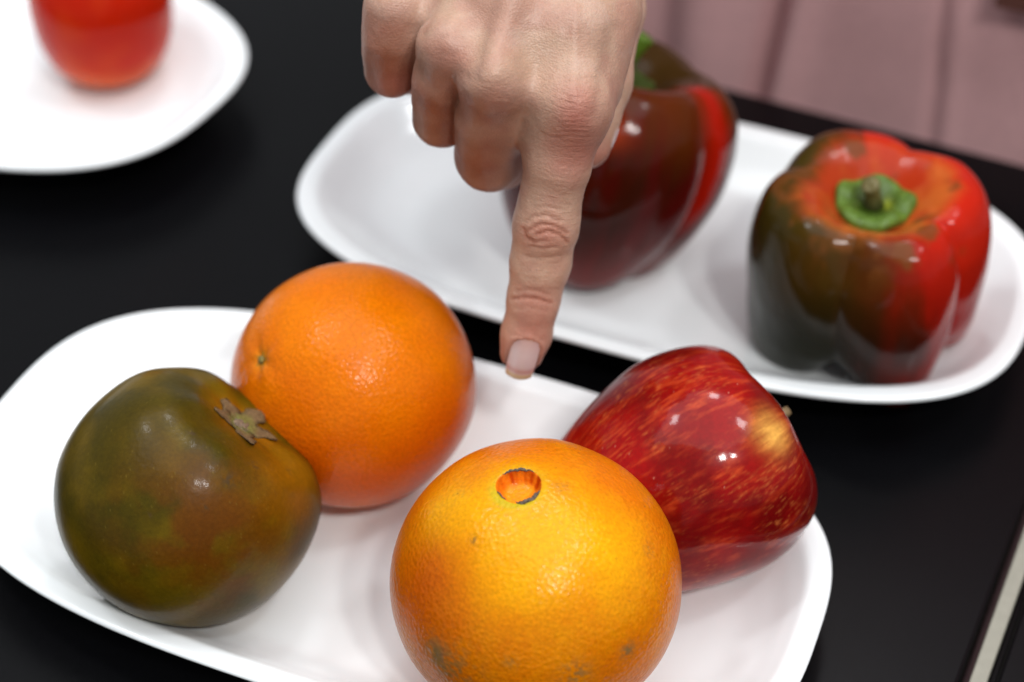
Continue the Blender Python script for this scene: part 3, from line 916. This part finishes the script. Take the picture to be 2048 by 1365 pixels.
def hand():
    lo = (-.045, -.012, -.62); hi = (.042, .135, -.432)
    sdf = hand_sdf
    V, Fc = surface(sdf, (-.050, -.014, -.520), (.045, .170, -.432), .0006)
    for _ in range(2):
        g = gradient(sdf, V); V = V-g*sdf(V)[:, None]*.9
    g = gradient(sdf, V)
    x, y = pxof(V)
    front = sst(.05, .45, g[:, 2])
    disp = np.zeros(len(V))

    def crease(pts, wd, dp):
        nonlocal disp
        d = seg_dist(x, y, pts)
        disp -= dp*1.25*np.exp(-(d/(wd*.75))**2)*front
        disp += dp*.15*np.exp(-((d-wd*2.2)/(wd*1.2))**2)*front
    # index, middle joint
    for pts, wd, dp in (([(1050, 447), (1065, 434), (1092, 432), (1122, 444)], 4.5, .00028),
                        ([(1056, 462), (1080, 448), (1110, 452), (1134, 466)], 4, .00034),
                        ([(1047, 458), (1052, 476), (1070, 484), (1090, 484)], 4.5, .00030),
                        ([(1072, 470), (1095, 462), (1120, 470), (1134, 484)], 4, .00034),
                        ([(1060, 494), (1085, 498), (1112, 496)], 4, .00020),
                        ([(1050, 512), (1080, 518), (1120, 513)], 4, .00012),
                        ([(1066, 420), (1095, 414), (1118, 422)], 4, .00014),
                        # last joint
                        ([(1022, 598), (1045, 595), (1072, 597), (1102, 606)], 3.4, .00030),
                        ([(1032, 584), (1055, 580), (1080, 584), (1096, 592)], 3.4, .00018),
                        ([(1028, 618), (1060, 616), (1092, 624)], 3.5, .00010)):
        crease(pts, wd, dp)
    # fine lines across the knuckles
    rs = np.random.RandomState(4)
    def lines(cx, cy, w_, h_, n, dp, slope=0., curve=0.):
        for i in range(n):
            yy = cy+(i/(n-1)-.5)*h_+rs.uniform(-2, 2); x0 = cx-w_*rs.uniform(.25, .5); x1 = cx+w_*rs.uniform(.25, .5)
            xs = np.linspace(x0, x1, 6)
            ys = yy+slope*(xs-cx)+curve*((xs-cx)/w_)**2*20+rs.uniform(-2.5, 2.5, 6)
            crease(list(zip(xs, ys)), 2.6, dp*rs.uniform(.5, 1.1))
    lines(1146, 215, 90, 120, 13, .00012, .03)
    lines(1130, 300, 70, 70, 8, .00009, .08)
    lines(1108, 385, 80, 60, 8, .00008, .12)
    lines(985, 165, 75, 60, 9, .00012, .15, -.3)
    lines(893, 85, 70, 50, 6, .00009, .1)
    lines(1080, 545, 80, 60, 7, .00006, .05)
    # hollows between the knuckles and tendon ridges on the back of the hand
    for pts, wd, dp in (([(938, 150), (958, 70), (990, -40)], 24, .0013), ([(838, 60), (870, -30)], 22, .0010),
                        ([(1058, 150), (1075, 60), (1095, -40)], 34, .0006), ([(1230, 60), (1205, 160), (1190, 230)], 16, .0005)):
        disp -= dp*np.exp(-(seg_dist(x, y, pts)/wd)**2)*front
    for pts, wd, dp in (([(987, 140), (1003, 60), (1030, -40)], 26, .0006), ([(1146, 190), (1148, 110), (1150, 20)], 12, .00045), ([(893, 90), (915, 0)], 15, .0004)):
        disp += dp*np.exp(-(seg_dist(x, y, pts)/wd)**2)*front
    # cuticle fold and nail groove
    a, nx, ny, nz = NA
    q = V-a; u = q@nx; v = q@ny; wz = q@nz
    wl = NAIL_W*np.sqrt(np.clip(1-((np.clip(v, -.01, .0014)-.0014)/.0042)**2, .0, 1))
    dn = np.hypot(np.maximum(np.abs(u)-wl, 0), np.maximum(-.0028-v, 0))
    insn = (wz > 0) & (v > -.0028) & (np.abs(u) < wl)
    disp += np.where(insn, -.0005, 0)
    ring = (wz > 0) & (v < .0075) & (v > -.005)
    disp += np.where(ring & ~insn, .00035*np.exp(-((dn-.0008)/.0007)**2), 0)
    # broad unevenness of the skin
    disp += (noise(V, 160, 5, 2)-.5)*.0005+(noise(V, 480, 7, 2)-.5)*.00016
    V = V+g*disp[:, None]
    # pigment, and a bounce-and-shade tint for the curled fingers
    base = np.array([.42, .232, .170]); yel = np.array([.47, .300, .215]); redc = np.array([.39, .135, .098]); pale = np.array([.52, .355, .285]); org = np.array([.24, .055, .017])
    n1 = noise(V, 90, 8, 3)
    C = mixc(base, yel, sst(.35, .65, n1))
    C = mixc(C, pale*np.ones_like(C), sst(.45, .75, noise(V, 130, 13, 3))*.45*sst(260, 120, y))
    def blot(px, py, rx, ry, amt, colr=redc):
        nonlocal C
        t = np.exp(-(((x-px)/rx)**2+((y-py)/ry)**2))*amt*(.75+.5*noise(V, 260, 15, 2))
        C = mixc(C, colr*np.ones_like(C), np.clip(t, 0, 1))
    blot(1150, 235, 48, 62, .75); blot(985, 195, 60, 45, .5); blot(893, 110, 50, 30, .35)
    blot(1092, 462, 48, 34, .6); blot(1120, 330, 45, 60, .35); blot(1062, 600, 48, 22, .4); blot(1048, 665, 50, 40, .45)
    blot(780, 60, 60, 60, .4); blot(1190, 310, 60, 40, .5)
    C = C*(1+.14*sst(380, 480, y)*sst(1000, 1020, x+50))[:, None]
    # orange bounce and shade, painted into the fingertip and curled fingers
    for (px, py, rx, ry) in ((978, 320, 75, 75), (880, 235, 62, 70), (783, 130, 55, 70), (1040, 745, 70, 25)):
        blot(px, py, rx, ry, .8, org)
    blot(790, 170, 50, 25, .6, redc)
    for pts, wd in (([(1056, 462), (1080, 448), (1110, 452), (1134, 466)], 4), ([(1072, 470), (1095, 462), (1120, 470), (1134, 484)], 4), ([(1047, 455), (1052, 476), (1070, 486)], 5), ([(1022, 598), (1045, 595), (1072, 597), (1102, 606)], 3)):
        C = mixc(C, np.array([.36, .14, .09])*np.ones_like(C), np.exp(-(seg_dist(x, y, pts)/wd)**2)*.75)
    # coordinates along / across the pointing finger for the fine transverse creases
    ax0 = hp(1143, 222, .4545); ax1 = hp(1044, 706, .4890); ay = (ax1-ax0)/np.linalg.norm(ax1-ax0); axx = np.cross(ay, [0, 0, 1.]); axx /= np.linalg.norm(axx)
    fu = (V-ax0)@axx; fv = (V-ax0)@ay
    fuv = np.stack([fu*260, fv*1300, g[:, 2]*2], 1)
    wr = np.clip(.28+.9*np.exp(-(((x-1140)/60)**2+((y-230)/90)**2))+.9*np.exp(-(((x-1092)/60)**2+((y-450)/80)**2))+.6*np.exp(-(((x-985)/50)**2+((y-160)/45)**2)), 0, 1)*sst(-.3, .4, g[:, 2])
    m = attr_mat('skin', rough=.42, spec=.34, grain=(.06, 1300), sss=.16, sssr=(1, .38, .2), ssscale=.0016,
                 bumps=[('wrinkle', 1.0, .55, .00038), ('pore', 1900, .30, .00030), ('noise', 700, .16, .0005)])
    V = V@RH.T+CAM
    o = mesh('hand', V, Fc, m, person, person.location, {'col': C, 'fuv': fuv, 'wr': wr})
    return o


hand_o = hand()


def fingernail(frm, L_, W_, R_, cap, mat, back=-.0030, lift=0.0):
    a, nx, ny, nz = frm
    nu, nv = 27, 34
    V = []; C = []
    for j in range(nv):
        t = j/(nv-1); v = back+L_*t
        hw = W_*min(1, math.sqrt(max(0, 1-((min(v-back, .0042)-.0042)/.0043)**2)))
        hw *= 1-.10*max(0, t-.75)/.25
        for i in range(nu):
            q = (i/(nu-1)-.5)*2
            ang = q*hw/R_
            ve = v-.0007*q*q*(t > .9)*(t-.9)*10
            p = a+nx*(R_*math.sin(ang))+nz*(R_*math.cos(ang)+cap)+ny*ve
            p = p-nz*(.0010*t*t)+nz*(.00030*math.sin(math.pi*t))+nz*lift
            V.append(p)
            # pink bed, pale half moon at the base, yellowish free edge
            e = t+.05*q*q
            col = mixc((.60, .42, .40), (.66, .53, .52), np.array(sst(.05, .45, np.array([t]))[0]))
            col = mixc(col, (.52, .27, .235), np.array(math.exp(-((e-.80)/.07)**2)*.8))
            col = mixc(col, (.62, .47, .28), np.array(sst(.855, .90, np.array([e]))[0]))
            col = mixc(col, (.60, .38, .27), np.array(sst(.10, .0, np.array([t]))[0]*.7))
            C.append(col)
    V = np.array(V); m2 = len(V)
    inner = V-nz*.0004
    Fq = []
    for j in range(nv-1):
        for i in range(nu-1):
            k = j*nu+i; Fq.append((k, k+1, k+nu+1, k+nu)); Fq.append((m2+k, m2+k+nu, m2+k+nu+1, m2+k+1))
    ed = list(range(nu))+[j*nu+nu-1 for j in range(1, nv)]+[(nv-1)*nu+i for i in range(nu-2, -1, -1)]+[j*nu for j in range(nv-2, 0, -1)]
    for p, q in zip(ed, ed[1:]+ed[:1]): Fq.append((p, m2+p, m2+q, q))
    W3 = np.vstack([V, inner])@RH.T+CAM
    return mesh('fingernail', W3, np.array(Fq), mat, person, W3[0], {'col': np.vstack([C, C])})


M_NAIL = attr_mat('nail', rough=.22, spec=.6, grain=(.02, 500), sss=.15, coat=.6, coatr=.15)
# surface height of the fingertip under the nail
_a, _nx, _ny, _nz = NA
def _h(v):
    t = np.linspace(0, .012, 200); p = _a+_ny*v+_nz*t[:, None]
    return np.interp(0, hand_sdf(p), t)
capz = _h(.002)-NAIL_R-.0002
fingernail(NA, NAIL_L, NAIL_W, NAIL_R, capz, M_NAIL)
# thumb nail, seen almost edge-on at the thumb's outer side
ta = hp(1188, 262, .4850); tb_ = hp(1176, 292, .4850)
ty = (tb_-ta)/np.linalg.norm(tb_-ta); tz = np.array([.96, .25, .12]); tz -= ty*(ty@tz); tz /= np.linalg.norm(tz)
fingernail((ta, np.cross(ty, tz), ty, tz), .0105, .0045, .0062, .0002, M_NAIL)


# clothing: pleated dusty pink cloth hanging just beyond the table, with the sleeve of the pointing arm
def clothing():
    nu, nv = 260, 60
    U = np.linspace(-.12, .55, nu); Zs = np.linspace(-.35, .45, nv)
    uu, zz = np.meshgrid(U, Zs, indexing='ij')
    P0 = E1[None, None]*uu[..., None]
    off = VE+.030+.0035*np.sin(uu*44+zz*6)+.0015*np.sin(uu*81+1-zz*14)
    def fold(u0, sl, wd, dp):
        nonlocal off
        x = uu-(u0+sl*zz)
        off = off+dp*np.exp(-(x/wd)**2)-dp*.7*np.exp(-((x-wd*1.8)/(wd*1.6))**2)
    fold(.0163, .10, .0045, .010); fold(.0875, -.07, .0028, .0035); fold(.15, .02, .004, .006); fold(.25, .05, .006, .010); fold(-.03, 0, .01, .008)
    V = (E1*uu[..., None]+E2*off[..., None]+EZ*zz[..., None]).reshape(-1, 3)
    V = V+E2*((noise(V, 22, 3, 1)-.5)*.004)[:, None]
    Fq = [(i*nv+j, (i+1)*nv+j, (i+1)*nv+j+1, i*nv+j+1) for i in range(nu-1) for j in range(nv-1)]
    m2 = len(V)
    V = np.vstack([V, V+E2*.004])
    Fq += [(m2+a, m2+d, m2+c_, m2+b) for a, b, c_, d in list(Fq)]
    # sleeve
    p = np.array([RH@hp(1110, -560, .55)+CAM, RH@hp(1115, -640, .57)+CAM, RH@hp(1130, -800, .61)+CAM, [.08, .26, .36], [.13, .33, .42]])
    Vt, Ft = tube(cr(p, 24), np.linspace(.034, .055, 24)*(1+.05*np.sin(np.arange(24)*1.7)), 40, True)
    Fq = np.array(Fq); V = np.vstack([V, Vt]); Fq = np.vstack([Fq, Ft+2*m2])
    m = plain_mat('dusty_pink_cloth', (.64, .375, .38), rough=.9, spec=.15, var=.04, scale=300, bump=.6, bscale=1600)
    mesh('clothing', V, Fq, m, person, person.location)
    # brown belt end
    mb = plain_mat('brown_leather', (.10, .035, .025), rough=.6)
    d = FW+RT*(1988-1024)/FPX-UP*(14-682.5)/FPX
    q = CAM+d*((VE+.018-CAM@E2)/(d@E2))
    def bx(u, v, z): return q+E1*u+E2*v+EZ*z
    Vb = [bx(u, v, z+.02*u) for z in (0, .034) for (u, v) in ((0, 0), (.16, 0), (.16, .006), (0, .006))]
    mesh('belt', Vb, [(3, 2, 1, 0), (4, 5, 6, 7), (0, 1, 5, 4), (1, 2, 6, 5), (2, 3, 7, 6), (3, 0, 4, 7)], mb, person, q, smooth=False)


clothing()
